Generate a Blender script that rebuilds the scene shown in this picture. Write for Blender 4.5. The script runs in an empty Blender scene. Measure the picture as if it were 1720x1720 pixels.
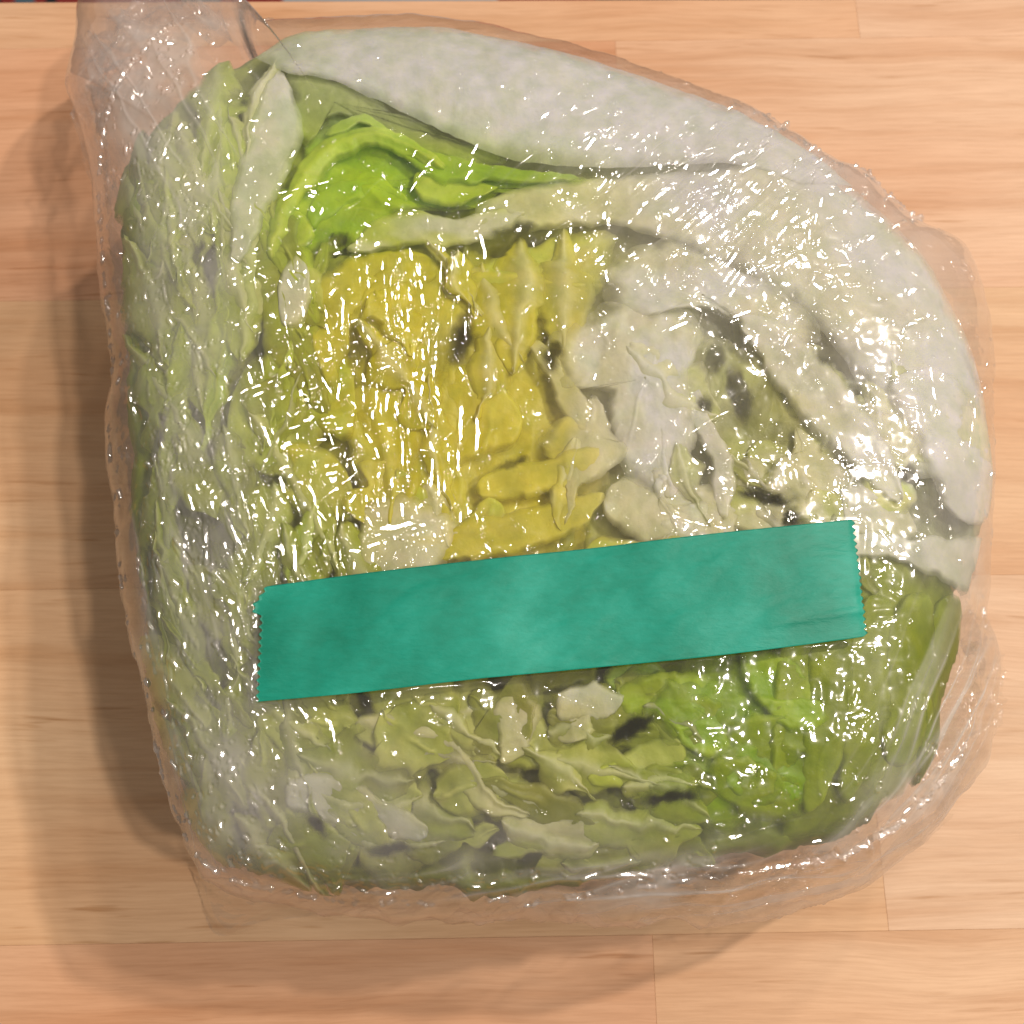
import bpy, math
import numpy as np

# ------------------------------------------------------------------ camera, light, exposure
sc = bpy.context.scene
COL = sc.collection
D, TILT, FPX = 0.240, math.radians(17.0), 1863.0
CAM = np.array([0.0, -D * math.sin(TILT), D * math.cos(TILT)])
cam_d = bpy.data.cameras.new('camera')
cam = bpy.data.objects.new('camera', cam_d)
COL.objects.link(cam)
cam.location = CAM
cam.rotation_euler = (TILT, 0, 0)
cam_d.sensor_width = 36.0
cam_d.lens = 36.0 * FPX / 1720.0
cam_d.clip_start, cam_d.clip_end = 0.01, 20.0
cam_d.dof.use_dof = True
cam_d.dof.focus_distance = 0.184
cam_d.dof.aperture_fstop = 30.0
sc.camera = cam

world = bpy.data.worlds.new('World')
sc.world = world
world.use_nodes = True
bg = world.node_tree.nodes['Background']
bg.inputs['Color'].default_value = (1.0, 0.90, 0.82, 1)
bg.inputs['Strength'].default_value = 0.17


def lamp(name, loc, size, power, color, aim=(0, 0, 0.03)):
    d = bpy.data.lights.new(name, 'AREA')
    d.shape = 'DISK'
    d.size = size
    d.energy = power
    d.color = color
    o = bpy.data.objects.new(name, d)
    COL.objects.link(o)
    o.location = loc
    v = np.array(aim) - np.array(loc)
    from mathutils import Vector
    o.rotation_euler = Vector(v).to_track_quat('-Z', 'Y').to_euler()
    return o


WARM = (1.0, 0.89, 0.79)
lamp('ceiling_bulb_far', (0.84, 0.44, 1.22), 0.06, 14.0, WARM)
lamp('ceiling_bulb_near', (0.66, -0.26, 1.25), 0.06, 9.5, WARM)
lamp('ceiling_bulb_back', (0.46, 0.86, 1.25), 0.075, 3.6, (1.0, 0.91, 0.82))
lamp('overhead_fill', (-0.25, 0.15, 1.50), 0.10, 2.4, (1.0, 0.91, 0.82))  # added fill, placed to put more glints on the film's left side

sc.view_settings.view_transform = 'Standard'
sc.view_settings.look = 'None'
sc.view_settings.exposure = -0.03
sc.view_settings.gamma = 1.0
sc.render.engine = 'CYCLES'
sc.cycles.transparent_max_bounces = 24
sc.cycles.max_bounces = 10
sc.cycles.caustics_reflective = False
sc.cycles.caustics_refractive = False

RNG = np.random.default_rng(11)


# ------------------------------------------------------------------ noise and geometry helpers
def _hash(ix, iy, seed):
    with np.errstate(over='ignore'):
        h = (ix.astype(np.int64) * 374761393 + iy.astype(np.int64) * 668265263 + seed * 1442695041) & 0x7fffffff
        h = ((h ^ (h >> 13)) * 1274126177) & 0x7fffffff
        h = (h ^ (h >> 16)) & 0xffff
    return h / 32767.5 - 1.0


def noise(x, y, seed=0):
    x = np.asarray(x, float)
    y = np.asarray(y, float)
    ix, iy = np.floor(x), np.floor(y)
    fx, fy = x - ix, y - iy
    ux, uy = fx * fx * fx * (fx * (fx * 6 - 15) + 10), fy * fy * fy * (fy * (fy * 6 - 15) + 10)
    a, b = _hash(ix, iy, seed), _hash(ix + 1, iy, seed)
    c, d = _hash(ix, iy + 1, seed), _hash(ix + 1, iy + 1, seed)
    return (a * (1 - ux) + b * ux) * (1 - uy) + (c * (1 - ux) + d * ux) * uy


def fbm(x, y, seed=0, octv=4):
    s, amp, tot = 0.0, 1.0, 0.0
    for k in range(octv):
        s = s + amp * noise(x * 2 ** k + 17.3 * k, y * 2 ** k - 9.1 * k, seed + k)
        tot += amp
        amp *= 0.5
    return s / tot


def ridged(x, y, seed=0, octv=3):
    s, amp, tot = 0.0, 1.0, 0.0
    for k in range(octv):
        s = s + amp * (1 - np.abs(noise(x * 2 ** k + 5.7 * k, y * 2 ** k, seed + k)) * 1.6)
        tot += amp
        amp *= 0.5
    return s / tot


def at(px, py, z):
    """the point at height z that the photograph shows at pixel (px, py)"""
    px, py, z = np.asarray(px, float), np.asarray(py, float), np.asarray(z, float)
    cx, cy = (px - 860) / FPX, -(py - 860) / FPX
    dx = cx
    dy = cy * math.cos(TILT) + math.sin(TILT)
    dz = cy * math.sin(TILT) - math.cos(TILT)
    k = (z - CAM[2]) / dz
    return CAM[0] + dx * k, CAM[1] + dy * k


def sstep(a, b, x):
    t = np.clip((x - a) / (b - a), 0, 1)
    return t * t * (3 - 2 * t)


def smooth_curve(pts, n, closed=False):
    """Catmull-Rom through the points, n samples even in length"""
    p = np.array(pts, float)
    if closed:
        p = np.vstack([p[-1], p, p[0], p[1]])
    else:
        p = np.vstack([2 * p[0] - p[1], p, 2 * p[-1] - p[-2]])
    out = []
    m = 14
    t = np.linspace(0, 1, m, endpoint=False)[:, None]
    for i in range(1, len(p) - 2):
        a, b, c, d = p[i - 1], p[i], p[i + 1], p[i + 2]
        out.append(0.5 * ((2 * b) + (c - a) * t + (2 * a - 5 * b + 4 * c - d) * t ** 2 + (3 * b - a - 3 * c + d) * t ** 3))
    out = np.vstack(out + [p[-2][None]])
    ln = np.concatenate([[0], np.cumsum(np.linalg.norm(np.diff(out, axis=0), axis=1))])
    s = np.linspace(0, ln[-1], n, endpoint=not closed)
    return np.column_stack([np.interp(s, ln, out[:, 0]), np.interp(s, ln, out[:, 1])])


def mesh_np(name, verts, quads, mat, parent=None, smooth=True, attrs=None):
    me = bpy.data.meshes.new(name)
    verts = np.ascontiguousarray(verts, dtype=np.float32)
    quads = np.ascontiguousarray(quads, dtype=np.int32)
    k = quads.shape[1]
    me.vertices.add(len(verts))
    me.vertices.foreach_set('co', verts.ravel())
    me.loops.add(quads.size)
    me.loops.foreach_set('vertex_index', quads.ravel())
    me.polygons.add(len(quads))
    me.polygons.foreach_set('loop_start', np.arange(0, quads.size, k, dtype=np.int32))
    try:
        me.polygons.foreach_set('loop_total', np.full(len(quads), k, dtype=np.int32))
    except Exception:
        pass
    me.polygons.foreach_set('use_smooth', np.full(len(quads), smooth, dtype=bool))
    for an, av in (attrs or {}).items():
        av = np.asarray(av, np.float32)
        if av.ndim == 1:
            at_ = me.attributes.new(an, 'FLOAT', 'POINT')
            at_.data.foreach_set('value', np.ascontiguousarray(av))
        else:
            at_ = me.attributes.new(an, 'FLOAT_COLOR', 'POINT')
            rgba = np.ones((len(av), 4), np.float32)
            rgba[:, :3] = av
            at_.data.foreach_set('color', rgba.ravel())
    me.update(calc_edges=True)
    me.validate()
    if mat is not None:
        me.materials.append(mat)
    o = bpy.data.objects.new(name, me)
    COL.objects.link(o)
    if parent is not None:
        o.parent = parent
    return o


def grid_quads(nu, nv, closed_u=False):
    i = np.arange(nu if closed_u else nu - 1)
    j = np.arange(nv - 1)
    I, J = np.meshgrid(i, j, indexing='ij')
    I2 = (I + 1) % nu
    return np.stack([I * nv + J, I2 * nv + J, I2 * nv + J + 1, I * nv + J + 1], -1).reshape(-1, 4)


def thing(name, label, cat, loc=(0, 0, 0), group=None):
    o = bpy.data.objects.new(name, None)
    o.empty_display_size = 0.02
    COL.objects.link(o)
    o.location = loc
    o['label'] = label
    o['category'] = cat
    if group:
        o['group'] = group
    return o


def tag(o, label=None, cat=None, group=None, kind=None):
    for k, v in (('label', label), ('category', cat), ('group', group), ('kind', kind)):
        if v:
            o[k] = v
    return o


# ------------------------------------------------------------------ materials
def new_mat(name):
    m = bpy.data.materials.new(name)
    m.use_nodes = True
    nt = m.node_tree
    nt.nodes.clear()
    out = nt.nodes.new('ShaderNodeOutputMaterial')

    def N(t, **kw):
        n = nt.nodes.new('ShaderNode' + t)
        for k, v in kw.items():
            if k in n.inputs:
                n.inputs[k].default_value = v
            else:
                setattr(n, k, v)
        return n
    L = nt.links.new
    return m, N, L, out


def ramp(N, stops, interp='LINEAR'):
    r = N('ValToRGB')
    r.color_ramp.interpolation = interp
    el = r.color_ramp.elements
    el[0].position, el[0].color = stops[0][0], (*stops[0][1], 1)
    el[1].position, el[1].color = stops[-1][0], (*stops[-1][1], 1)
    for p, c in stops[1:-1]:
        e = el.new(p)
        e.color = (*c, 1)
    return r


def wood_material():
    m, N, L, out = new_mat('pine_wood')
    tc = N('TexCoord')
    info = N('ObjectInfo')
    off = N('VectorMath', operation='SCALE')
    off.inputs['Scale'].default_value = 3.0
    comb = N('CombineXYZ')
    L(info.outputs['Random'], comb.inputs['X'])
    L(info.outputs['Random'], comb.inputs['Y'])
    L(comb.outputs[0], off.inputs[0])
    add = N('VectorMath', operation='ADD')
    L(tc.outputs['Object'], add.inputs[0])
    L(off.outputs[0], add.inputs[1])
    # slow waviness of the grain
    wn = N('TexNoise', Scale=14.0, Detail=2.0)
    L(add.outputs[0], wn.inputs['Vector'])
    ws = N('VectorMath', operation='SCALE')
    ws.inputs['Scale'].default_value = 0.006
    L(wn.outputs['Color'], ws.inputs[0])
    add2 = N('VectorMath', operation='ADD')
    L(add.outputs[0], add2.inputs[0])
    L(ws.outputs[0], add2.inputs[1])

    def stretched(sx, sy, scale, detail, rough=0.55):
        mp = N('Mapping')
        mp.inputs['Scale'].default_value = (sx, sy, 1)
        L(add2.outputs[0], mp.inputs['Vector'])
        n = N('TexNoise', Scale=scale, Detail=detail, Roughness=rough)
        L(mp.outputs[0], n.inputs['Vector'])
        return n
    bands = stretched(1.0, 16.0, 9.0, 4.0)
    fine = stretched(1.0, 22.0, 70.0, 3.0, 0.7)
    pores = stretched(1.0, 15.0, 55.0, 2.0, 0.5)
    poremask = stretched(1.0, 4.0, 16.0, 2.0)
    blotch = stretched(1.0, 2.5, 11.0, 2.0)
    rb = ramp(N, [(0.30, (0.86, 0.78, 0.70)), (0.5, (1, 1, 1)), (0.70, (1.06, 1.08, 1.10))])
    L(bands.outputs['Fac'], rb.inputs[0])
    rf = ramp(N, [(0.30, (0.90, 0.87, 0.84)), (0.6, (1.03, 1.03, 1.03))])
    L(fine.outputs['Fac'], rf.inputs[0])
    rp = ramp(N, [(0.25, (0.74, 0.64, 0.53)), (0.38, (1, 1, 1))])
    L(pores.outputs['Fac'], rp.inputs[0])
    rpm = ramp(N, [(0.42, (0, 0, 0)), (0.58, (1, 1, 1))])
    L(poremask.outputs['Fac'], rpm.inputs[0])
    rbl = ramp(N, [(0.32, (0.96, 0.88, 0.82)), (0.66, (1.03, 1.05, 1.06))])
    L(blotch.outputs['Fac'], rbl.inputs[0])

    def mul(a, b, fac=None):
        x = N('MixRGB', blend_type='MULTIPLY')
        x.inputs[0].default_value = 1.0
        if fac is not None:
            L(fac, x.inputs[0])
        L(a, x.inputs[1])
        L(b, x.inputs[2])
        return x.outputs[0]
    c = mul(info.outputs['Color'], rb.outputs[0])
    c = mul(c, rf.outputs[0])
    c = mul(c, rbl.outputs[0])
    c = mul(c, rp.outputs[0], rpm.outputs[0])
    b = N('BsdfPrincipled')
    L(c, b.inputs['Base Color'])
    b.inputs['Roughness'].default_value = 0.46
    b.inputs['Specular IOR Level'].default_value = 0.25
    bump = N('Bump', Strength=0.25, Distance=0.0004)
    L(fine.outputs['Fac'], bump.inputs['Height'])
    L(bump.outputs[0], b.inputs['Normal'])
    L(b.outputs[0], out.inputs[0])
    return m


def leaf_material():
    m, N, L, out = new_mat('lettuce_leaf')
    at_ = N('Attribute', attribute_name='leaf_colour')
    tc = N('TexCoord')
    n1 = N('TexNoise', Scale=260.0, Detail=4.0, Roughness=0.6)
    L(tc.outputs['Object'], n1.inputs['Vector'])
    n2 = N('TexNoise', Scale=1200.0, Detail=3.0, Roughness=0.6)
    L(tc.outputs['Object'], n2.inputs['Vector'])
    r1 = ramp(N, [(0.30, (0.86, 0.90, 0.80)), (0.70, (1.10, 1.07, 1.12))])
    L(n1.outputs['Fac'], r1.inputs[0])
    mx = N('MixRGB', blend_type='MULTIPLY')
    mx.inputs[0].default_value = 1.0
    L(at_.outputs['Color'], mx.inputs[1])
    L(r1.outputs[0], mx.inputs[2])
    b = N('BsdfPrincipled')
    L(mx.outputs[0], b.inputs['Base Color'])
    b.inputs['Roughness'].default_value = 0.42
    b.inputs['Specular IOR Level'].default_value = 0.3
    b.inputs['Subsurface Weight'].default_value = 0.45
    b.inputs['Subsurface Radius'].default_value = (1.0, 1.0, 0.5)
    b.inputs['Subsurface Scale'].default_value = 0.0022
    bump = N('Bump', Strength=0.35, Distance=0.0006)
    ad = N('Math', operation='MULTIPLY_ADD')
    L(n2.outputs['Fac'], ad.inputs[0])
    ad.inputs[1].default_value = 0.35
    L(n1.outputs['Fac'], ad.inputs[2])
    L(ad.outputs[0], bump.inputs['Height'])
    L(bump.outputs[0], b.inputs['Normal'])
    tr = N('BsdfTranslucent')
    L(mx.outputs[0], tr.inputs['Color'])
    ms = N('MixShader')
    ms.inputs[0].default_value = 0.36
    L(b.outputs[0], ms.inputs[1])
    L(tr.outputs[0], ms.inputs[2])
    th = N('Attribute', attribute_name='leaf_thin')
    tp = N('BsdfTransparent')
    fin = N('MixShader')
    L(th.outputs['Fac'], fin.inputs[0])
    L(ms.outputs[0], fin.inputs[1])
    L(tp.outputs[0], fin.inputs[2])
    L(fin.outputs[0], out.inputs[0])
    return m


def schlick(N, L, f0, f1):
    lw = N('LayerWeight')
    lw.inputs['Blend'].default_value = 0.5
    pw = N('Math', operation='POWER')
    pw.inputs[1].default_value = 4.0
    L(lw.outputs['Facing'], pw.inputs[0])
    ma = N('Math', operation='MULTIPLY_ADD')
    L(pw.outputs[0], ma.inputs[0])
    ma.inputs[1].default_value = f1
    ma.inputs[2].default_value = f0
    return ma


def film_material():
    m, N, L, out = new_mat('cling_film')
    hz = N('Attribute', attribute_name='film_haze_sheen')
    tr = N('BsdfTransparent')
    tr.inputs['Color'].default_value = (0.985, 0.98, 0.975, 1)
    df = N('BsdfDiffuse')
    df.inputs['Color'].default_value = (0.80, 0.77, 0.77, 1)
    tl = N('BsdfTranslucent')
    tl.inputs['Color'].default_value = (0.80, 0.77, 0.77, 1)
    haze_sheen = N('MixShader')
    haze_sheen.inputs[0].default_value = 0.4
    L(df.outputs[0], haze_sheen.inputs[1])
    L(tl.outputs[0], haze_sheen.inputs[2])
    body = N('MixShader')
    L(hz.outputs['Fac'], body.inputs[0])
    L(tr.outputs[0], body.inputs[1])
    L(haze_sheen.outputs[0], body.inputs[2])
    tc = N('TexCoord')
    nz = N('TexNoise', Scale=900.0, Detail=3.0, Roughness=0.6)
    L(tc.outputs['Object'], nz.inputs['Vector'])
    bump = N('Bump', Strength=0.06, Distance=0.0003)
    L(nz.outputs['Fac'], bump.inputs['Height'])
    g1 = N('BsdfGlossy')
    g1.inputs['Color'].default_value = (1, 1, 1, 1)
    g1.inputs['Roughness'].default_value = 0.08
    g2 = N('BsdfGlossy')
    g2.inputs['Color'].default_value = (1, 1, 1, 1)
    g2.inputs['Roughness'].default_value = 0.32
    L(bump.outputs[0], g2.inputs['Normal'])
    gl = N('MixShader')
    gl.inputs[0].default_value = 0.075
    L(g1.outputs[0], gl.inputs[1])
    L(g2.outputs[0], gl.inputs[2])
    mth = schlick(N, L, 0.09, 0.5)
    ms = N('MixShader')
    L(mth.outputs[0], ms.inputs[0])
    L(body.outputs[0], ms.inputs[1])
    L(gl.outputs[0], ms.inputs[2])
    L(ms.outputs[0], out.inputs[0])
    return m


def tape_material():
    m, N, L, out = new_mat('green_masking_paper')
    tc = N('TexCoord')
    mp = N('Mapping')
    mp.inputs['Rotation'].default_value = (0, 0, math.radians(-6.3))
    mp.inputs['Scale'].default_value = (1, 3.0, 1)
    L(tc.outputs['Object'], mp.inputs['Vector'])
    fib = N('TexNoise', Scale=420.0, Detail=4.0, Roughness=0.65)
    L(mp.outputs[0], fib.inputs['Vector'])
    big = N('TexNoise', Scale=70.0, Detail=3.0, Roughness=0.6)
    L(tc.outputs['Object'], big.inputs['Vector'])
    r1 = ramp(N, [(0.30, (0.003, 0.200, 0.126)), (0.55, (0.006, 0.280, 0.192)), (0.75, (0.022, 0.35, 0.255))])
    L(big.outputs['Fac'], r1.inputs[0])
    r2 = ramp(N, [(0.3, (0.86, 0.92, 0.90)), (0.72, (1.12, 1.06, 1.08))])
    L(fib.outputs['Fac'], r2.inputs[0])
    mx = N('MixRGB', blend_type='MULTIPLY')
    mx.inputs[0].default_value = 1.0
    L(r1.outputs[0], mx.inputs[1])
    L(r2.outputs[0], mx.inputs[2])
    b = N('BsdfPrincipled')
    L(mx.outputs[0], b.inputs['Base Color'])
    b.inputs['Roughness'].default_value = 0.50
    b.inputs['Specular IOR Level'].default_value = 0.35
    bump = N('Bump', Strength=0.3, Distance=0.0004)
    L(fib.outputs['Fac'], bump.inputs['Height'])
    L(bump.outputs[0], b.inputs['Normal'])
    L(b.outputs[0], out.inputs[0])
    return m


def plain_material(name, color, rough=0.6):
    m, N, L, out = new_mat(name)
    tc = N('TexCoord')
    n = N('TexNoise', Scale=60.0, Detail=3.0)
    L(tc.outputs['Object'], n.inputs['Vector'])
    r = ramp(N, [(0.3, tuple(c * 0.8 for c in color)), (0.7, tuple(min(1, c * 1.1) for c in color))])
    L(n.outputs['Fac'], r.inputs[0])
    b = N('BsdfPrincipled')
    L(r.outputs[0], b.inputs['Base Color'])
    b.inputs['Roughness'].default_value = rough
    L(b.outputs[0], out.inputs[0])
    return m


def water_material():
    m, N, L, out = new_mat('water')
    tr = N('BsdfTransparent')
    gl = N('BsdfGlossy')
    gl.inputs['Roughness'].default_value = 0.05
    mth = schlick(N, L, 0.04, 0.5)
    ms = N('MixShader')
    L(mth.outputs[0], ms.inputs[0])
    L(tr.outputs[0], ms.inputs[1])
    L(gl.outputs[0], ms.inputs[2])
    L(ms.outputs[0], out.inputs[0])
    return m


M_WOOD, M_LEAF, M_FILM, M_TAPE, M_WATER = wood_material(), leaf_material(), film_material(), tape_material(), water_material()

# ------------------------------------------------------------------ floor and the table top of glued pine staves
fl = mesh_np('floor', [(-4, -4, -0.72), (4, -4, -0.72), (4, 4, -0.72), (-4, 4, -0.72)], [(0, 1, 2, 3)],
             plain_material('dark_floor', (0.10, 0.075, 0.06)), smooth=False)
tag(fl, kind='structure')

ROT = math.radians(0.9)
table = thing('wooden_table', 'pale pine table top of glued staves under the wrapped lettuce', 'table')
table.rotation_euler = (0, 0, ROT)


def to_table(px, py):
    x, y = at(px, py, 0.0)
    return float(x * math.cos(ROT) + y * math.sin(ROT)), float(-x * math.sin(ROT) + y * math.cos(ROT))


seams = [to_table(860, v)[1] for v in (5.5, 71, 494, 978, 1574)]
seams += [seams[-1] - 0.071, seams[-1] - 0.142, seams[-1] - 0.213, seams[-1] - 0.284]
joints = [[to_table(1441, 35)[0]], [to_table(1035, 100)[0]], [-0.27, 0.22], [to_table(1486, 1500)[0]],
          [to_table(1099, 1640)[0]], [-0.12], [0.08], [-0.2, 0.2]]
tones = {0: [(0.640, 0.388, 0.233), (0.650, 0.423, 0.279)],
         1: [(0.625, 0.354, 0.213), (0.650, 0.418, 0.271)],
         2: [(0.640, 0.393, 0.233), (0.611, 0.383, 0.220), (0.660, 0.443, 0.301)],
         3: [(0.640, 0.413, 0.241), (0.650, 0.438, 0.286)],
         4: [(0.621, 0.369, 0.222), (0.635, 0.399, 0.239)]}
EDGE = (to_table(0, 4.5), to_table(860, 1.0))
edge_y = lambda x: EDGE[0][1] + (EDGE[1][1] - EDGE[0][1]) * (x - EDGE[0][0]) / (EDGE[1][0] - EDGE[0][0])


def stave(x0, x1, y0, y1, col, far=False):
    g, c, th = 0.00001, 0.00005, 0.028
    x0, x1, y0, y1 = x0 + g, x1 - g, y0 + g, y1 - g
    v = []
    for z, i in ((-th, 0), (-c, 0), (0, c)):
        ya, yb = (edge_y(x0), edge_y(x1)) if far else (y1, y1)
        v += [(x0 + i, y0 + i, z), (x1 - i, y0 + i, z), (x1 - i, yb - i, z), (x0 + i, ya - i, z)]
    f = [(3, 2, 1, 0), (8, 9, 10, 11)]
    for k in (0, 4):
        f += [(k + i, k + (i + 1) % 4, k + 4 + (i + 1) % 4, k + 4 + i) for i in range(4)]
    o = mesh_np('plank', v, f, M_WOOD, table, smooth=False)
    o.color = (*col, 1)


for i in range(len(seams) - 1):
    xs = [-0.42] + joints[i] + [0.42]
    for k in range(len(xs) - 1):
        tn = tones.get(i, [(0.66, 0.38, 0.2)])
        stave(xs[k], xs[k + 1], seams[i + 1], seams[i], tn[k % len(tn)], i == 0)

# ------------------------------------------------------------------ outlines of the lettuce and of the film
ZE = 0.036          # height of the widest girth
HT = 0.060          # top of the wedge
CEN = at(900, 800, ZE)

LET_PX = [(385, 118), (440, 95), (500, 62), (560, 56), (640, 52), (760, 55), (930, 90), (1060, 133), (1230, 193), (1340, 255),
          (1430, 325), (1530, 420), (1600, 530), (1645, 640), (1662, 760), (1666, 850), (1640, 950), (1622, 1010), (1612, 1090),
          (1580, 1190), (1570, 1270), (1500, 1350), (1400, 1405), (1260, 1430), (1120, 1450), (960, 1475), (800, 1502),
          (720, 1490), (600, 1485), (470, 1465), (390, 1440), (330, 1385), (285, 1290), (245, 1160), (222, 1010), (208, 860),
          (203, 720), (202, 580), (196, 460), (192, 360), (215, 280), (250, 220), (310, 160)]
FILM_PX = [(235, 8), (285, -8), (340, 2), (400, 38), (425, 66), (490, 58), (560, 50), (640, 46), (760, 49), (930, 84), (1060, 126),
           (1230, 186), (1340, 246), (1395, 285), (1450, 308), (1510, 362), (1560, 400), (1622, 435), (1655, 540), (1668, 640),
           (1672, 760), (1671, 850), (1665, 930), (1660, 1050), (1678, 1120), (1672, 1220), (1655, 1290), (1605, 1345),
           (1555, 1395), (1480, 1440), (1400, 1482), (1300, 1512), (1200, 1534), (1130, 1522), (1040, 1530), (900, 1520),
           (760, 1524), (650, 1518), (540, 1505), (430, 1488), (350, 1458), (318, 1415), (285, 1350), (262, 1270), (240, 1165),
           (218, 1080), (200, 960), (186, 850), (178, 720), (186, 640), (172, 520), (162, 430), (158, 350), (150, 260), (130, 190),
           (122, 170), (140, 118), (152, 62), (190, 30)]


LET_PX = [(a, b + 34 * min(1, max(0, (b - 1230) / 170))) for a, b in LET_PX]
FILM_PX = [(a, b + 30 * min(1, max(0, (b - 1270) / 170))) for a, b in FILM_PX]


def polar_outline(pxs, z, jag=0.0, seed=0):
    c = smooth_curve(pxs, 900, closed=True)
    z = z(c[:, 0], c[:, 1]) if callable(z) else z
    x, y = at(c[:, 0], c[:, 1], z)
    th = np.arctan2(y - CEN[1], x - CEN[0])
    r = np.hypot(x - CEN[0], y - CEN[1])
    if jag:
        k = np.arange(900) / 900.0
        r = r * (1 + jag * (noise(k * 70, k * 0, seed) + 0.6 * noise(k * 190, k * 0, seed + 1)))
    o = np.argsort(th)
    th, r = th[o], r[o]
    th = np.concatenate([th - 2 * math.pi, th, th + 2 * math.pi])
    r = np.concatenate([r, r, r])
    return lambda q: np.interp(q, th, r)


def film_edge_z(px, py):
    tail = np.exp(-(((px - 230) / 170.0) ** 2 + ((py - 60) / 170.0) ** 2))
    low = np.exp(-(((px - 1450) / 260.0) ** 2 + ((py - 1480) / 110.0) ** 2))
    return ZE - 0.020 * tail - 0.012 * low


LIFT = 0.004        # the rounded shoulder stands this far above the widest girth where it meets the sky line
RL = polar_outline(LET_PX, ZE + LIFT)
RF = polar_outline(FILM_PX, lambda a, b: film_edge_z(a, b) + LIFT, jag=0.0045, seed=5)
_c = smooth_curve(FILM_PX, 900, closed=True)
_z = film_edge_z(_c[:, 0], _c[:, 1])
_x, _y = at(_c[:, 0], _c[:, 1], _z)
_t = np.arctan2(_y - CEN[1], _x - CEN[0])
_o = np.argsort(_t)
_t3 = np.concatenate([_t[_o] - 2 * math.pi, _t[_o], _t[_o] + 2 * math.pi])
_z3 = np.tile(_z[_o], 3)
ZF = lambda q: np.interp(q, _t3, _z3)


def undul(x, y):
    return 0.0016 * fbm(x * 32, y * 32, 3, 3)


def top_z(x, y, which):
    dx, dy = x - CEN[0], y - CEN[1]
    th, r = np.arctan2(dy, dx), np.hypot(dx, dy)
    if which == 'film':
        t, ze, h = r / RF(th), ZF(th), HT + 0.0009
    else:
        t, ze, h = r / RL(th), ZE, HT
    tt = np.clip(t, 0, 1)
    return ze + (h + undul(x, y) - ze) * np.sqrt(np.clip(1 - tt ** 6.5, 0, 1)), t, th


def spot(px, py):
    """pixel of the photograph -> point on the lettuce's top"""
    px, py = np.asarray(px, float), np.asarray(py, float)
    z = np.full(np.broadcast(px, py).shape, 0.055)
    for _ in range(5):
        x, y = at(px, py, z)
        zt, t, _ = top_z(x, y, 'lettuce')
        z = 0.5 * z + 0.5 * zt
    zt, t, th = top_z(x, y, 'lettuce')
    over = np.maximum(t - 0.992, 0)
    r = RL(th) * np.minimum(t, 0.992)
    x, y = CEN[0] + r * np.cos(th), CEN[1] + r * np.sin(th)
    return x, y, np.where(over > 0, top_z(x, y, 'lettuce')[0] - over * 0.12, z)


def wrap_grid(step, R, zedge, tmax, which):
    """a grid laid over an outline, curling under it down to the table"""
    lim = 0.135
    n = int(2 * lim / step)
    ax = np.linspace(-lim, lim, n)
    X, Y = np.meshgrid(CEN[0] + ax, CEN[1] + ax, indexing='ij')
    dx, dy = X - CEN[0], Y - CEN[1]
    th, r = np.arctan2(dy, dx), np.hypot(dx, dy)
    rf = R(th)
    t = r / rf
    keep_v = t <= tmax
    q = grid_quads(n, n)
    k = keep_v.ravel()
    q = q[k[q].all(axis=1)]
    used = np.zeros(n * n, bool)
    used[q.ravel()] = True
    idx = np.cumsum(used) - 1
    q = idx[q]
    X, Y, t, th, rf = X.ravel()[used], Y.ravel()[used], t.ravel()[used], th.ravel()[used], rf.ravel()[used]
    Z, _, _ = top_z(X, Y, which)
    w = np.clip((t - 1) / (tmax - 1), 0, 1)
    ze = zedge(th) if callable(zedge) else zedge
    rr = np.where(t > 1, rf * (1 - 0.16 * w ** 1.6), t * rf)
    Z = np.where(t > 1, 0.0012 + (ze - 0.0012) * (1 - w), Z)
    X2, Y2 = CEN[0] + rr * np.cos(th), CEN[1] + rr * np.sin(th)
    return X2, Y2, Z, t, w, q


def px_of(x, y, z):
    """where a point shows in the photograph (used only to read its density maps)"""
    dx, dy, dz = x - CAM[0], y - CAM[1], z - CAM[2]
    up = dy * math.cos(TILT) + dz * math.sin(TILT)
    dep = dy * math.sin(TILT) - dz * math.cos(TILT)
    return 860 + FPX * dx / dep, 860 - FPX * up / dep


# ------------------------------------------------------------------ lettuce: body of packed inner leaves, then leaf upon leaf
WHITE = (0.80, 0.785, 0.71)
CREAM = (0.70, 0.68, 0.42)
PALE = (0.56, 0.61, 0.16)
LIME = (0.42, 0.60, 0.030)
LIME2 = (0.56, 0.68, 0.085)
GREEN = (0.25, 0.46, 0.012)
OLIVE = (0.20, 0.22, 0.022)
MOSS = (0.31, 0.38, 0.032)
YEL = (0.575, 0.515, 0.030)
YEL2 = (0.68, 0.62, 0.085)
DEEP = (0.215, 0.30, 0.006)
DEEP2 = (0.31, 0.38, 0.014)
GREY = (0.76, 0.78, 0.75)


def mixc(a, b, f):
    a, b = np.asarray(a, float), np.asarray(b, float)
    f = np.asarray(f)[..., None]
    return a * (1 - f) + b * f


lettuce = thing('lettuce', 'cut wedge of iceberg lettuce with green and yellow leaves inside the plastic wrap', 'lettuce',
                (float(CEN[0]), float(CEN[1]), 0.0))
ORIG = np.array([CEN[0], CEN[1], 0.0])

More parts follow.
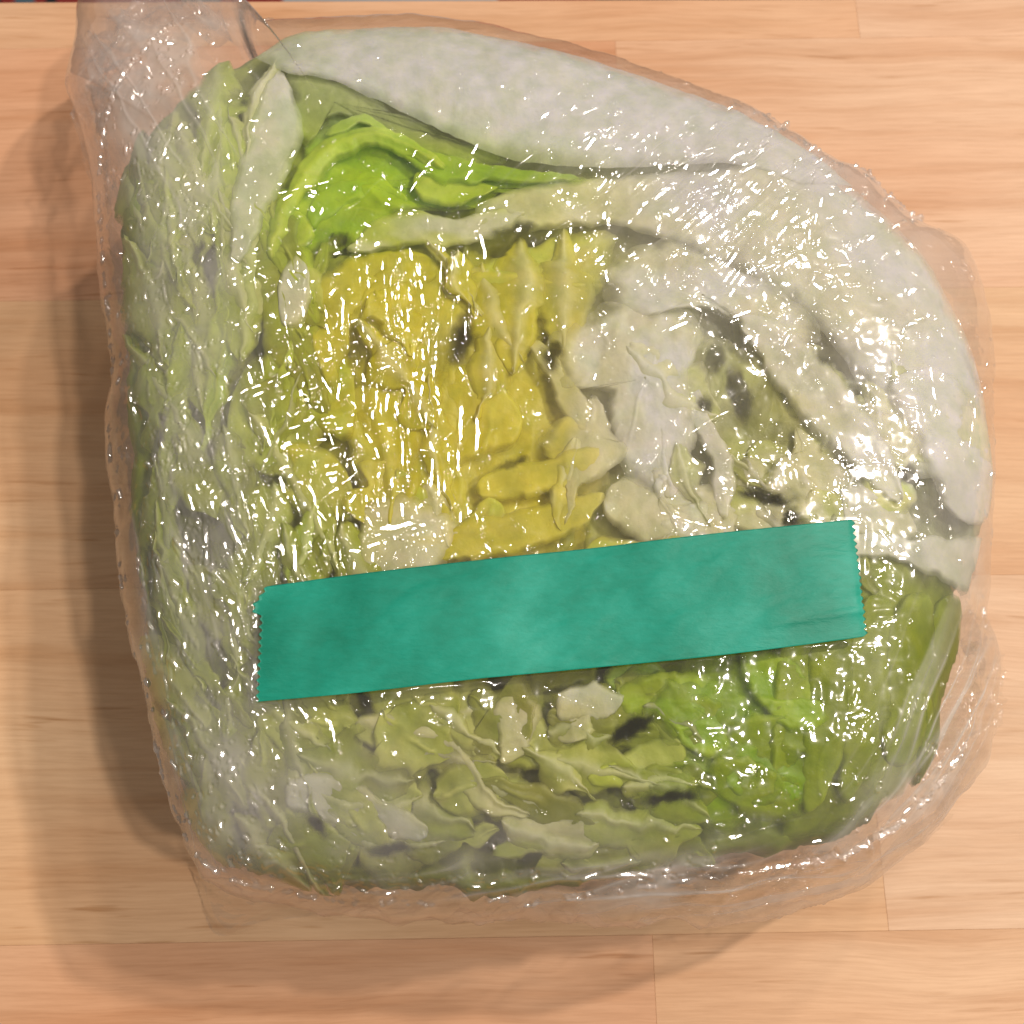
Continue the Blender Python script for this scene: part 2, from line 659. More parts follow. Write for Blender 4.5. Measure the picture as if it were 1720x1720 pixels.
LEAF_N = [0]
TINT = [(760, 680, 230, 230, YEL, 1.3), (900, 440, 150, 90, (0.60, 0.62, 0.06), 1.0), (640, 290, 190, 110, LIME, 1.0), (1220, 1240, 150, 150, (0.31, 0.44, 0.008), 1.4),
        (1500, 1110, 120, 180, (0.26, 0.31, 0.008), 1.6), (900, 150, 330, 60, GREY, 1.2), (1330, 400, 230, 130, WHITE, 1.0), (1080, 650, 110, 150, WHITE, 0.9),
        (1300, 700, 110, 130, (0.48, 0.46, 0.16), 0.8), (1560, 700, 110, 200, WHITE, 1.0), (350, 330, 130, 200, (0.54, 0.62, 0.12), 0.9), (300, 800, 150, 330, (0.36, 0.44, 0.060), 1.0),
        (480, 1000, 170, 160, (0.42, 0.46, 0.06), 0.9), (480, 1330, 190, 130, (0.36, 0.38, 0.10), 1.0), (860, 1260, 230, 110, (0.42, 0.40, 0.10), 1.0),
        (900, 1430, 330, 60, (0.24, 0.27, 0.045), 1.1), (470, 640, 110, 130, (0.58, 0.56, 0.05), 0.8)]
# gaps between the leaves that go deep into the head: x, y, half sizes, slant
PITS = [(775, 562, 22, 42, 10), (925, 592, 18, 22, 0), (860, 384, 44, 16, -15), (1208, 588, 24, 34, 20), (1246, 650, 16, 46, -15), (1190, 676, 13, 16, 0), (1290, 828, 54, 15, 5),
        (1330, 862, 16, 24, 0), (858, 770, 26, 11, -15), (1062, 1222, 50, 18, -35), (655, 1428, 40, 14, 0), (528, 1382, 30, 16, 30), (1130, 1338, 60, 16, -8),
        (258, 745, 8, 44, 10), (242, 960, 12, 54, 5), (560, 388, 22, 10, -35), (1400, 592, 36, 18, 30), (330, 430, 8, 36, 8),
        (455, 800, 34, 12, 15), (395, 160, 20, 14, 0)]


def pit(px, py):
    m = np.zeros(len(px))
    wx_, wy_ = px + 13 * fbm(px / 26, py / 26, 901, 3), py + 13 * fbm(px / 26, py / 26, 902, 3)
    for cx, cy, a, b, an in PITS:
        an = math.radians(an)
        dx, dy = wx_ - cx, wy_ - cy
        u, v = (dx * math.cos(an) + dy * math.sin(an)) / a, (-dx * math.sin(an) + dy * math.cos(an)) / b
        m = np.maximum(m, sstep(1.40, 0.60, np.hypot(u, v)))
    return m


def tint(px, py):
    num, den = np.zeros((len(px), 3)), np.full(len(px), 1e-6)
    for cx, cy, sx, sy, c, w in TINT:
        g = w * np.exp(-(((px - cx) / sx) ** 2 + ((py - cy) / sy) ** 2)) + 1e-5
        num += g[:, None] * np.asarray(c)[None]
        den += g
    return num / den[:, None]




BX, BY, BZ, BT, BW, BQ = wrap_grid(0.00055, lambda q: RL(q) * 0.985, ZE, 1.40, 'lettuce')
bpx, bpy_ = px_of(BX, BY, BZ)
wx, wy = BX + 0.006 * fbm(BX * 60, BY * 60, 21), BY + 0.006 * fbm(BX * 60, BY * 60, 22)
fold = ridged(wx * 75, wy * 55, 31, 3)
BZ = BZ - np.where(BT < 1, 0.0075 - 0.0038 * fold, 0.0) * sstep(1.0, 0.9, BT) - 0.0008 - 0.0042 * pit(bpx, bpy_) * sstep(1.0, 0.93, BT)
side = sstep(0.92, 1.02, BT)
sn = ridged(np.arctan2(BY - CEN[1], BX - CEN[0]) * 9, BZ * 60, 33, 3)
BX = BX + (BX - CEN[0]) * side * (-0.035 + 0.03 * sn)
BY = BY + (BY - CEN[1]) * side * (-0.035 + 0.03 * sn)
bc = mixc(OLIVE, MOSS, sstep(0.3, 0.85, fold))  # olive inner leaves; shade in their hollows is deepened by the colour too
bc = mixc(bc, PALE, sstep(0.1, 0.6, fbm(BX * 70, BY * 70, 35)) * 0.4)
bc = mixc(bc, YEL, np.exp(-(((bpx - 760) / 260) ** 2 + ((bpy_ - 680) / 260) ** 2)) * 0.85)
bc = mixc(bc, tint(bpx, bpy_), 0.45)
bc = mixc(bc, WHITE, 0.6 * np.exp(-(((bpx - 1420) / 230) ** 2 + ((bpy_ - 560) / 300) ** 2)) * 0.45)
mesh_np('leaf_mass', np.column_stack([BX, BY, BZ]) - ORIG, BQ, M_LEAF, lettuce, attrs={'leaf_colour': bc})

def finish_leaf(P, U, V, edge, spec, quads):
    """P: pixels (n,2); U along, V across; edge 0 inside .. 1 at the rim"""
    LEAF_N[0] += 1
    sd = 100 + LEAF_N[0] * 7
    px, py = P[:, 0], P[:, 1]
    x, y, z = spot(px, py)
    off = 0.0003 + 0.42 * spec.get('off', 0.0012)
    curl = 0.26 * spec.get('curl', 0.0022)
    tuck = spec.get('tuck', 0.0005 * (1 if LEAF_N[0] % 2 else -1))
    amp = spec.get('amp', 0.0010)
    fr = spec.get('freq', 90)
    ang = math.radians(spec.get('ang', 0))
    st = spec.get('stretch', 2.2)
    xr, yr = x * math.cos(ang) + y * math.sin(ang), -x * math.sin(ang) + y * math.cos(ang)
    xw, yw = xr + 0.004 * fbm(xr * 80, yr * 80, sd + 1), yr + 0.004 * fbm(xr * 80, yr * 80, sd + 2)
    f1 = ridged(xw * fr / st, yw * fr, sd, 2)
    f2 = fbm(xr * fr * 2.2 / st, yr * fr * 2.2, sd + 5, 3)
    zz = z - off - amp * (1.2 - f1) + 0.25 * amp * f2
    zz = zz - curl * edge ** 9 - np.abs(tuck) * (V if tuck > 0 else 1 - V)
    zz = zz + 0.00022 * fbm(x * 420, y * 420, sd + 21, 3)
    if 'sink' in spec:
        u0, u1 = spec['sink']
        zz = zz - u0 * (1 - U) - u1 * U
    c1, c2 = spec['c'][0], spec['c'][1]
    col = mixc(c1, c2, sstep(0.15, 0.85, 0.5 + 0.75 * f2 + 0.35 * (f1 - 0.5)))
    if 'rib' in spec:
        v0, w, rc = spec['rib']
        vv = v0 + 0.06 * noise(U * 3, U * 0, sd + 9)
        d = np.abs(V - vv)
        rb = np.exp(-(d / (w * (1.15 - 0.7 * U))) ** 2)
        col = mixc(col, rc, rb * 0.9)
        zz = zz + 0.0007 * rb
    nvein = spec.get('vein', 0.35)
    if nvein > 0:
        a1, b1 = xr + 0.0025 * fbm(xr * 150, yr * 150, sd + 11, 2), yr + 0.0025 * fbm(xr * 150, yr * 150, sd + 12, 2)
        n1 = np.abs(noise(a1 * 55, b1 * 120, sd + 13))
        n2 = np.abs(noise(a1 * 160, b1 * 260, sd + 14))
        vv = np.clip(1 - n1 * 7, 0, 1) + 0.45 * np.clip(1 - n2 * 5, 0, 1)
        vv = np.clip(vv, 0, 1)
        col = mixc(col, np.clip(np.asarray(col) * 1.22 + 0.05, 0, 0.7), vv * nvein)
        zz = zz + 0.00020 * vv
    col = mixc(col, tint(px, py), 0.38 + 0.25 * sstep(0.55, 1.0, edge))
    lum = col.mean(1, keepdims=True)
    col = 1.16 * (lum + 1.05 * (col - lum))
    col = col * (1 + 0.16 * fbm(x * 230, y * 230, sd + 31, 3))[:, None]
    if 'edgec' in spec:
        col = mixc(col, spec['edgec'], sstep(0.72, 1.0, edge) * 0.8)
    zz = np.minimum(zz, z - 0.0003)
    fd = spec.get('fade', 0.72)
    thin = np.maximum(fd * sstep(0.66, 1.0, edge + 0.22 * fbm(x * 300, y * 300, sd + 41, 3)), pit(px, py))
    o = mesh_np('leaf', np.column_stack([x, y, zz]) - ORIG, quads, M_LEAF, lettuce, attrs={'leaf_colour': np.clip(col, 0.004, 0.86), 'leaf_thin': thin})
    if spec.get('label'):
        o['label'] = spec['label']
    return o


def loft(A, B, c, nu=None, nv=None, rag=9.0, square=False, **spec):
    a0, b0 = np.array(A, float), np.array(B, float)
    ln = np.linalg.norm(np.diff(a0, axis=0), axis=1).sum()
    wd = np.linalg.norm(a0.mean(0) - b0.mean(0))
    nu = nu or int(np.clip(ln / 5, 16, 160))
    nv = nv or int(np.clip(wd / 4, 12, 70))
    a, b = smooth_curve(A, nu), smooth_curve(B, nu)
    sd = LEAF_N[0] * 13 + 3
    k = np.arange(nu) * ln / nu / 34.0
    for cv, s in ((a, 1), (b, 2)):
        cv += rag * np.column_stack([fbm(k, k * 0 + s, sd, 5), fbm(k, k * 0 + 7 + s, sd, 5)])
    u = np.linspace(0, 1, nu)[:, None] * np.ones((1, nv))
    v = np.ones((nu, 1)) * np.linspace(0, 1, nv)[None]
    if not square:
        tp = np.clip(1 - np.abs(2 * u[:, :1] - 1) ** 5, 0, 1) ** 0.5 * 0.97 + 0.03
        v0 = 0.5 + (v - 0.5) * tp
    else:
        v0 = v
    P = a[:, None, :] * (1 - v0[..., None]) + b[:, None, :] * v0[..., None]
    edge = np.maximum(np.abs(2 * v - 1) ** 1.2, np.abs(2 * u - 1) ** 6)
    spec['c'] = c
    return finish_leaf(P.reshape(-1, 2), u.ravel(), v.ravel(), edge.ravel(), spec, grid_quads(nu, nv))


def blob(poly, c, rag=11.0, rings=None, cen=None, **spec):
    p = np.array(poly, float)
    ce = np.array(cen if cen is not None else p.mean(0), float)
    per = np.linalg.norm(np.diff(np.vstack([p, p[0]]), axis=0), axis=1).sum()
    n = int(np.clip(per / 5, 40, 260))
    m = rings or int(np.clip(per / 24, 14, 60))
    cv = smooth_curve(p, n, closed=True)
    sd = LEAF_N[0] * 17 + 5
    th = np.linspace(0, 2 * math.pi, n, endpoint=False)
    rr = per / 34.0 / 6.28
    cv += rag * np.column_stack([fbm(rr * np.cos(th) + 50, rr * np.sin(th) + 50, sd, 5), fbm(rr * np.cos(th) + 90, rr * np.sin(th) + 20, sd + 1, 5)])
    s = np.linspace(0.015, 1, m)
    P = ce + (cv - ce)[:, None, :] * s[None, :, None]
    edge = np.ones((n, 1)) * s[None]
    mn, mx = p.min(0), p.max(0)
    U = (P[..., 0] - mn[0]) / (mx[0] - mn[0])
    V = (P[..., 1] - mn[1]) / (mx[1] - mn[1])
    spec['c'] = c
    return finish_leaf(P.reshape(-1, 2), U.ravel(), V.ravel(), edge.ravel() ** 1.5, spec, grid_quads(n, m, True))


R_ = RNG.uniform


def fillers(n, box, ang, lens, wids, cols, off=(0.0016, 0.0034), avoid=None):
    """small crumpled leaf ends packed between the named leaves"""
    for _ in range(n):
        cx, cy = R_(box[0], box[2]), R_(box[1], box[3])
        if avoid and avoid(cx, cy):
            continue
        a = math.radians(ang + R_(-28, 28))
        ln, wd = R_(*lens), R_(*wids)
        d = np.array([math.cos(a), math.sin(a)])
        nrm = np.array([-d[1], d[0]])
        bend = R_(-0.25, 0.25) * ln
        ts = np.linspace(-0.5, 0.5, 6)
        mid = np.array([cx, cy]) + ts[:, None] * d * ln + (bend * (0.25 - ts ** 2))[:, None] * nrm
        prof = (0.35 + 0.65 * np.cos(ts * math.pi)) * wd / 2 * (1 + 0.3 * RNG.standard_normal(6))
        A, B = mid + prof[:, None] * nrm, mid - prof[:, None] * nrm
        c = cols[int(R_(0, len(cols)))]
        loft(A, B, c, rag=13, off=R_(*off), curl=R_(0.0010, 0.0022), amp=R_(0.0004, 0.0009), freq=R_(80, 150),
             ang=-math.degrees(a), rib=(R_(0.3, 0.7), R_(0.08, 0.2), mixc(c[1], WHITE, 0.45)) if R_(0, 1) < 0.5 else (0.5, 0.02, c[1]),
             vein=0.3)


# --- the deeper, darker leaves first
fillers(34, (215, 300, 520, 1050), 84, (160, 380), (45, 95), [(MOSS, PALE), (OLIVE, PALE), (OLIVE, MOSS), (OLIVE, MOSS), (LIME, LIME2), (MOSS, LIME2)])
fillers(30, (250, 980, 640, 1440), 72, (150, 300), (45, 110), [(MOSS, PALE), (OLIVE, MOSS), (OLIVE, PALE), (MOSS, OLIVE)])
fillers(34, (480, 1160, 1150, 1450), 10, (110, 230), (60, 130), [(MOSS, PALE), (OLIVE, MOSS), (OLIVE, MOSS), (PALE, CREAM), (OLIVE, PALE), (OLIVE, OLIVE)])
fillers(20, (240, 170, 450, 460), 84, (120, 260), (35, 80), [(LIME2, PALE), (PALE, CREAM), (MOSS, LIME2)])
fillers(16, (1100, 560, 1600, 900), 60, (110, 240), (50, 100), [(OLIVE, PALE), (CREAM, WHITE), (PALE, CREAM)])

# --- top: fold in shade, lime curl, big outer leaf
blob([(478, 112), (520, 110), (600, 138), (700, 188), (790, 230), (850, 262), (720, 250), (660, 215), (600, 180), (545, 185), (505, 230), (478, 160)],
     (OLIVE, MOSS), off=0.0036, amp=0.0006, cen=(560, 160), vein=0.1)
blob([(505, 225), (545, 176), (600, 166), (668, 205), (730, 240), (840, 258), (1010, 284), (950, 304), (850, 304), (800, 332), (700, 338),
      (610, 385), (530, 410), (440, 440), (415, 455), (435, 380), (452, 312), (492, 288)],
     (GREEN, LIME), cen=(590, 290), off=0.0040, amp=0.0016, freq=80, ang=-20, vein=0.4, curl=0.0008,
     label='bright lime green leaf curled under the top outer leaf')
loft([(430, 440), (455, 350), (505, 262), (560, 214), (625, 196), (690, 222), (760, 262)],
     [(470, 430), (490, 360), (530, 296), (580, 250), (630, 236), (680, 256), (740, 292)], (LIME, LIME2), off=0.0012, amp=0.0007, curl=0.003,
     rib=(0.5, 0.25, LIME2))
loft([(540, 200), (600, 172), (660, 202), (740, 246), (860, 268), (1000, 284)],
     [(548, 222), (610, 200), (660, 236), (740, 300), (850, 298), (960, 300)], (LIME, GREEN), off=0.0020, amp=0.0008, curl=0.002)
loft([(505, 330), (560, 290), (620, 280), (680, 300)], [(520, 395), (560, 345), (620, 320), (690, 335)], (LIME, GREEN), off=0.0030, curl=0.003)
loft([(690, 262), (770, 285), (850, 292)], [(690, 325), (760, 335), (810, 322)], (LIME, LIME2), off=0.0022, curl=0.002)
loft([(425, 385), (470, 350), (500, 330)], [(420, 470), (470, 425), (540, 390)], (LIME, LIME2), off=0.0022, curl=0.002, ang=60)
loft([(330, 190), (342, 270), (350, 360), (352, 440)], [(400, 150), (415, 250), (410, 340), (390, 440)], (LIME2, PALE), off=0.0018, ang=85, amp=0.001,
     rib=(0.4, 0.2, CREAM))
loft([(452, 108), (430, 160), (412, 230), (392, 320), (376, 430)], [(478, 112), (498, 175), (507, 232), (462, 312), (412, 440)],
     (GREY, WHITE), off=0.0008, amp=0.0004, curl=0.0016, vein=0.15, ang=80)
loft([(425, 85), (490, 45), (640, 34), (760, 36), (932, 70), (1068, 112), (1240, 174), (1350, 235), (1440, 300)],
     [(480, 118), (545, 124), (640, 165), (740, 212), (830, 254), (930, 272), (1060, 276), (1230, 268), (1345, 300)],
     (GREY, WHITE), square=True, fade=0.35, off=0.0005, amp=0.0004, freq=60, curl=0.0018, rag=3, vein=0.25, ang=-20,
     label='broad smooth pale outer leaf along the top edge')

# --- white leaves of the right half
loft([(800, 330), (900, 300), (1020, 288), (1200, 276), (1350, 250), (1460, 318), (1560, 412), (1625, 525), (1670, 650), (1690, 780)],
     [(790, 400), (850, 384), (1000, 366), (1090, 380), (1180, 420), (1280, 460), (1360, 520), (1430, 600), (1490, 700), (1530, 800)],
     (WHITE, CREAM), square=True, off=0.0016, amp=0.0009, freq=50, curl=0.0012, rag=6, vein=0.2, ang=-35, label='large white translucent leaf of the upper right')
loft([(570, 410), (640, 356), (700, 338), (770, 352), (850, 330)], [(600, 425), (690, 408), (760, 404), (830, 392), (900, 350)], (WHITE, PALE), off=0.0012,
     amp=0.0006, curl=0.0022, vein=0.2)
blob([(1190, 560), (1260, 580), (1330, 660), (1400, 740), (1440, 830), (1380, 890), (1280, 880), (1220, 800), (1190, 700)], (OLIVE, PALE), off=0.0034, amp=0.0012, ang=60,
     cen=(1290, 730), curl=0.001, label='olive leaf showing in the gap right of the white leaf base')
blob([(1040, 420), (1120, 390), (1220, 430), (1330, 480), (1380, 560), (1300, 560), (1230, 520), (1150, 510), (1060, 520), (1010, 480)],
     (CREAM, WHITE), off=0.0020, amp=0.0008, vein=0.1)
blob([(1025, 500), (1090, 508), (1165, 520), (1182, 560), (1160, 625), (1178, 700), (1150, 790), (1090, 815), (1040, 770), (1030, 700), (1015, 650),
      (955, 645), (928, 600), (920, 560), (975, 520)], (WHITE, CREAM), cen=(1085, 630), off=0.0010, amp=0.0008, vein=0.1, ang=80,
     label='thick white leaf base right of the yellow heart')
loft([(1150, 640), (1160, 700), (1195, 770), (1200, 860)], [(1190, 640), (1196, 690), (1236, 780), (1232, 870)], (WHITE, WHITE), off=0.0012, curl=0.003, amp=0.0004)
loft([(1030, 780), (1080, 800), (1140, 830), (1170, 870)], [(1000, 850), (1050, 890), (1100, 905), (1160, 905)], (CREAM, WHITE), off=0.0016, curl=0.002)
loft([(1238, 506), (1300, 522), (1370, 575), (1440, 650), (1500, 740), (1540, 830)], [(1245, 560), (1290, 620), (1340, 690), (1400, 750), (1450, 800), (1500, 850)],
     (WHITE, CREAM), off=0.0010, amp=0.0005, curl=0.0030, ang=-40, rib=(0.25, 0.25, WHITE))
loft([(1470, 640), (1540, 720), (1570, 800), (1580, 860)], [(1600, 590), (1660, 690), (1690, 790), (1690, 890)], (WHITE, GREY), off=0.0010, amp=0.0005, curl=0.002)
loft([(1410, 790), (1480, 810), (1530, 830)], [(1420, 880), (1470, 905), (1560, 900)], (CREAM, WHITE), off=0.0018, curl=0.002)
blob([(1455, 800), (1500, 790), (1540, 810), (1535, 850), (1490, 862), (1455, 840)], (LIME, YEL2), off=0.0012, curl=0.001)
loft([(1400, 880), (1480, 890), (1560, 900), (1690, 880)], [(1420, 940), (1490, 930), (1560, 960), (1660, 1010)], (WHITE, GREY), off=0.0008, amp=0.0004, curl=0.002)
loft([(1290, 720), (1340, 760), (1360, 820)], [(1250, 760), (1280, 810), (1300, 850)], (PALE, CREAM), off=0.0030, curl=0.002)
loft([(1230, 800), (1280, 830), (1330, 850)], [(1220, 880), (1270, 890), (1350, 900)], (CREAM, PALE), off=0.0026, curl=0.002)

# --- yellow heart
blob([(590, 412), (680, 402), (790, 404), (900, 432), (985, 470), (930, 520), (905, 570), (950, 645), (1012, 700), (1032, 760), (1015, 850), (985, 915),
      (860, 945), (700, 955), (625, 962), (608, 850), (598, 700), (578, 560), (565, 465)], (YEL, YEL2), cen=(780, 700), off=0.0034, amp=0.0022, freq=60, ang=75,
     curl=0.0010, vein=0.3, label='yellow crumpled heart leaf in the middle')
blob([(795, 440), (870, 412), (950, 384), (1035, 378), (1022, 440), (1000, 490), (930, 518), (860, 545), (800, 520)], (LIME2, YEL2), off=0.0016, amp=0.0012,
     freq=70, rib=(0.5, 0.06, YEL2), vein=0.35)
loft([(500, 520), (520, 470), (570, 430), (640, 408), (720, 404)], [(560, 700), (575, 600), (600, 520), (660, 480), (740, 470)], (YEL2, YEL), off=0.0016, amp=0.001, curl=0.0024)
loft([(560, 640), (580, 740), (600, 830), (612, 900)], [(690, 610), (700, 720), (705, 810), (700, 860)], (YEL2, YEL), off=0.0014, amp=0.0012, ang=85, rib=(0.5, 0.12, YEL2))
loft([(790, 790), (860, 775), (950, 755), (1022, 735)], [(800, 840), (880, 832), (960, 815), (1010, 790)], (YEL2, YEL2), off=0.0008, curl=0.003, amp=0.0004)
loft([(720, 900), (790, 860), (880, 850), (960, 820), (1020, 800)], [(740, 950), (820, 935), (900, 915), (970, 890), (1010, 860)], (YEL, YEL2), off=0.0018, curl=0.003, amp=0.0006)
loft([(690, 620), (760, 600), (830, 620), (880, 680)], [(720, 780), (780, 770), (830, 760), (870, 740)], (YEL, YEL2), off=0.0022, curl=0.003, ang=70)
loft([(860, 560), (900, 600), (930, 660), (960, 720)], [(920, 560), (950, 620), (1000, 690), (1025, 740)], (YEL2, CREAM), off=0.0012, curl=0.0026, ang=60)
blob([(615, 845), (690, 825), (755, 870), (750, 950), (680, 965), (605, 968), (598, 900)], (CREAM, WHITE), off=0.0010, amp=0.0006, vein=0.2)
loft([(455, 500), (470, 440), (492, 418), (512, 430)], [(470, 560), (505, 540), (520, 500), (522, 460)], (WHITE, CREAM), off=0.0009, curl=0.003, amp=0.0003)
loft([(1000, 880), (1080, 900), (1180, 890)], [(960, 960), (1080, 945), (1190, 925)], (YEL, LIME2), off=0.0022, curl=0.002)
loft([(440, 560), (520, 540), (575, 580), (600, 640)], [(420, 680), (480, 690), (540, 720), (590, 760)], (YEL, LIME2), off=0.0022, curl=0.0024, amp=0.0014, ang=60)
loft([(470, 720), (540, 740), (590, 790)], [(450, 830), (520, 850), (600, 880)], (YEL2, PALE), off=0.0022, curl=0.0024, amp=0.0014, ang=50)
loft([(380, 600), (430, 580), (460, 640), (470, 720)], [(370, 760), (410, 780), (440, 790), (470, 780)], (LIME2, MOSS), off=0.0022, curl=0.0024, amp=0.0014, ang=80)

fillers(16, (620, 440, 1000, 900), 78, (110, 260), (40, 90), [(YEL, YEL2), (YEL2, LIME2), (YEL, (0.55, 0.5, 0.03)), (YEL2, CREAM)], off=(0.0010, 0.0026))

# --- bright green of the lower right
blob([(1420, 930), (1500, 925), (1590, 960), (1622, 1030), (1608, 1110), (1580, 1190), (1530, 1260), (1460, 1310), (1400, 1300), (1350, 1220), (1350, 1100), (1400, 1000)],
     (DEEP, DEEP2), off=0.0022, amp=0.0020, freq=65, ang=80, cen=(1480, 1110), vein=0.25, curl=0.0018, label='deep green folded leaf at the lower right')
for x0, w, c in ((1395, 84, (DEEP, DEEP2)), (1462, 88, (DEEP2, MOSS)), (1530, 90, (DEEP, DEEP2)), (1340, 78, (DEEP2, LIME)), (1586, 70, (OLIVE, DEEP))):
    loft([(x0 - w / 2 + 25, 985), (x0 - w / 2 + 5, 1090), (x0 - w / 2, 1190), (x0 - w / 2 - 10, 1330 + 60 * math.sin(x0 * 3.1))],
         [(x0 + w / 2 + 20, 995), (x0 + w / 2 + 4, 1090), (x0 + w / 2, 1190), (x0 + w / 2 - 25, 1300 + 60 * math.sin(x0 * 1.7))], c, off=0.0014, curl=0.0026, amp=0.0007, ang=85, rag=8)
blob([(1080, 1140), (1150, 1105), (1260, 1092), (1350, 1100), (1365, 1180), (1350, 1290), (1330, 1370), (1250, 1400), (1180, 1385), (1120, 1310), (1085, 1230)],
     (DEEP, GREEN), off=0.0020, amp=0.0024, freq=75, ang=10, cen=(1220, 1240), vein=0.45, curl=0.0018, label='bright green crumpled leaf below the right half of the tape')
for k in range(9):
    cx, cy = R_(1130, 1330), R_(1130, 1350)
    a = R_(-0.5, 0.9)
    r1, r2 = R_(60, 110), R_(34, 60)
    blob([(cx + r1 * math.cos(t) * math.cos(a) - r2 * math.sin(t) * math.sin(a), cy + r1 * math.cos(t) * math.sin(a) + r2 * math.sin(t) * math.cos(a))
          for t in np.linspace(0, 6.28, 9)[:-1]], [(GREEN, DEEP), (DEEP2, LIME), (GREEN, LIME), (DEEP, DEEP2)][k % 4], off=R_(0.0008, 0.0018), amp=0.0010, freq=130,
         curl=R_(0.0008, 0.002), rag=14)
blob([(1020, 1120), (1100, 1110), (1140, 1150), (1080, 1200), (1040, 1180)], (GREEN, LIME), off=0.0020, curl=0.002)
blob([(1330, 1230), (1420, 1250), (1530, 1220), (1600, 1200), (1560, 1290), (1490, 1350), (1400, 1395), (1330, 1400)], (OLIVE, MOSS), off=0.0030, amp=0.0016, ang=80,
     cen=(1440, 1310), freq=80, curl=0.001)
# --- pale folds under the tape and along the bottom
loft([(930, 1140), (1000, 1138), (1050, 1160), (1048, 1190)], [(935, 1215), (960, 1210), (1000, 1205), (1030, 1200)], (CREAM, GREY), fade=0.95, rag=15, off=0.0012, curl=0.003, amp=0.0003)
loft([(925, 1150), (930, 1210), (940, 1250)], [(985, 1190), (1000, 1220), (980, 1250)], (PALE, CREAM), fade=0.95, rag=15, off=0.0014, curl=0.003)
loft([(820, 1165), (835, 1230), (838, 1290)], [(895, 1160), (905, 1220), (870, 1280)], (CREAM, PALE), fade=0.95, rag=15, off=0.0012, curl=0.003, amp=0.0005)
loft([(590, 1180), (680, 1200), (770, 1240), (830, 1330), (900, 1360)], [(590, 1260), (670, 1270), (740, 1300), (800, 1360), (880, 1385)], (PALE, CREAM), off=0.0016,
     curl=0.0025, rib=(0.3, 0.2, CREAM))
loft([(980, 1300), (1050, 1260), (1110, 1230), (1150, 1230)], [(1000, 1330), (1080, 1310), (1130, 1290), (1170, 1280)], (PALE, LIME2), off=0.0012, curl=0.003)
loft([(820, 1420), (920, 1385), (1040, 1370), (1160, 1380)], [(830, 1455), (930, 1430), (1050, 1420), (1170, 1415)], (MOSS, PALE), off=0.0016, curl=0.002)
loft([(480, 1290), (560, 1300), (640, 1340), (720, 1380)], [(470, 1370), (560, 1390), (640, 1410), (720, 1420)], (CREAM, GREY), off=0.0014, curl=0.002)
print('leaves', LEAF_N[0])

# ------------------------------------------------------------------ tape outline (film lies flat under it)
T_TOP = [(446, 989), (600, 968), (800, 945), (1000, 924), (1200, 900), (1432, 877)]
T_BOT = [(432, 1181), (600, 1166), (800, 1143), (1000, 1124), (1200, 1104), (1451, 1073)]


def tape_mask(px, py, soft=14):
    tx = [p[0] for p in T_TOP]
    a = np.interp(px, tx, [p[1] for p in T_TOP])
    b = np.interp(px, [p[0] for p in T_BOT], [p[1] for p in T_BOT])
    return sstep(a - soft, a + 4, py) * sstep(b + soft, b - 4, py) * sstep(425 - soft, 436, px) * sstep(1452 + soft, 1444, px)


# ------------------------------------------------------------------ plastic wrap
wrap = thing('plastic_wrap', 'clear crinkled cling film wrapped tightly round the lettuce', 'plastic wrap', (float(CEN[0]), float(CEN[1]), 0.0))
FX, FY, FZ, FT, FW, FQ = wrap_grid(0.00018, RF, ZF, 1.32, 'film')
fpx, fpy = px_of(FX, FY, FZ)
flat = 1 - tape_mask(fpx, fpy)
topw = sstep(1.02, 0.95, FT)


def bump2(cx, cy, sx, sy=None):
    sy = sy or sx
    return np.exp(-(((fpx - cx) / sx) ** 2 + ((fpy - cy) / sy) ** 2))


# slow slack of the film, then directional creases region by region
FZ = FZ + topw * flat * (0.00035 * fbm(FX * 130, FY * 130, 61, 3) + 0.00016 * fbm(FX * 420, FY * 420, 64, 2) * (0.5 + sstep(-0.2, 0.5, fbm(FX * 60, FY * 60, 66, 2))))


def creases(angle, freq, stretch, seed, sharp=2.0):
    a = math.radians(angle)
    u, v = FX * math.cos(a) + FY * math.sin(a), -FX * math.sin(a) + FY * math.cos(a)
    v = v + 0.0012 * fbm(u * 90, v * 90, seed + 3, 2)
    n = np.abs(noise(u * freq / stretch, v * freq, seed))
    return np.clip(1 - n * 2.6, 0, 1) ** sharp


cr = 0.00020 * creases(-84, 420, 22, 71) * bump2(660, 640, 150, 260)
cr += 0.00016 * creases(-66, 420, 16, 75) * bump2(470, 900, 190, 260)
cr += 0.00016 * creases(42, 420, 14, 81) * bump2(1230, 350, 260, 170)
cr += 0.00012 * creases(15, 380, 12, 85) * (bump2(1150, 1380, 420, 90) + bump2(560, 640, 170, 150) * 0.6)
cr += 0.00022 * creases(55, 300, 10, 89) * bump2(1610, 1200, 100, 170)
cr += 0.00030 * creases(6, 300, 9, 93) * bump2(1150, 1490, 420, 60)
cr += 0.00016 * creases(-75, 330, 9, 97) * bump2(270, 1180, 110, 330)
cr += 0.00018 * creases(-60, 300, 8, 99) * bump2(250, 170, 170, 190)
FZ = FZ + cr * topw * flat
FZ = FZ - 0.00018 * tape_mask(fpx, fpy, 4) * topw

# crinkles: small flat facets and short creases pressed into the film, many tilted on purpose to glint a lamp at the camera
cell = 0.003
gx, gy = np.floor((FX + 0.3) / cell).astype(int), np.floor((FY + 0.3) / cell).astype(int)
key = np.where(FT < 1.0, gx * 1000 + gy, -1)
srt = np.argsort(key, kind='stable')
ks = key[srt]
ukeys, starts = np.unique(ks, return_index=True)
ends = np.append(starts[1:], len(ks))
table_k = {int(k): (s, e) for k, s, e in zip(ukeys, starts, ends)}
LAMPS = np.array([o.location[:] for o in COL.objects if o.type == 'LIGHT'])


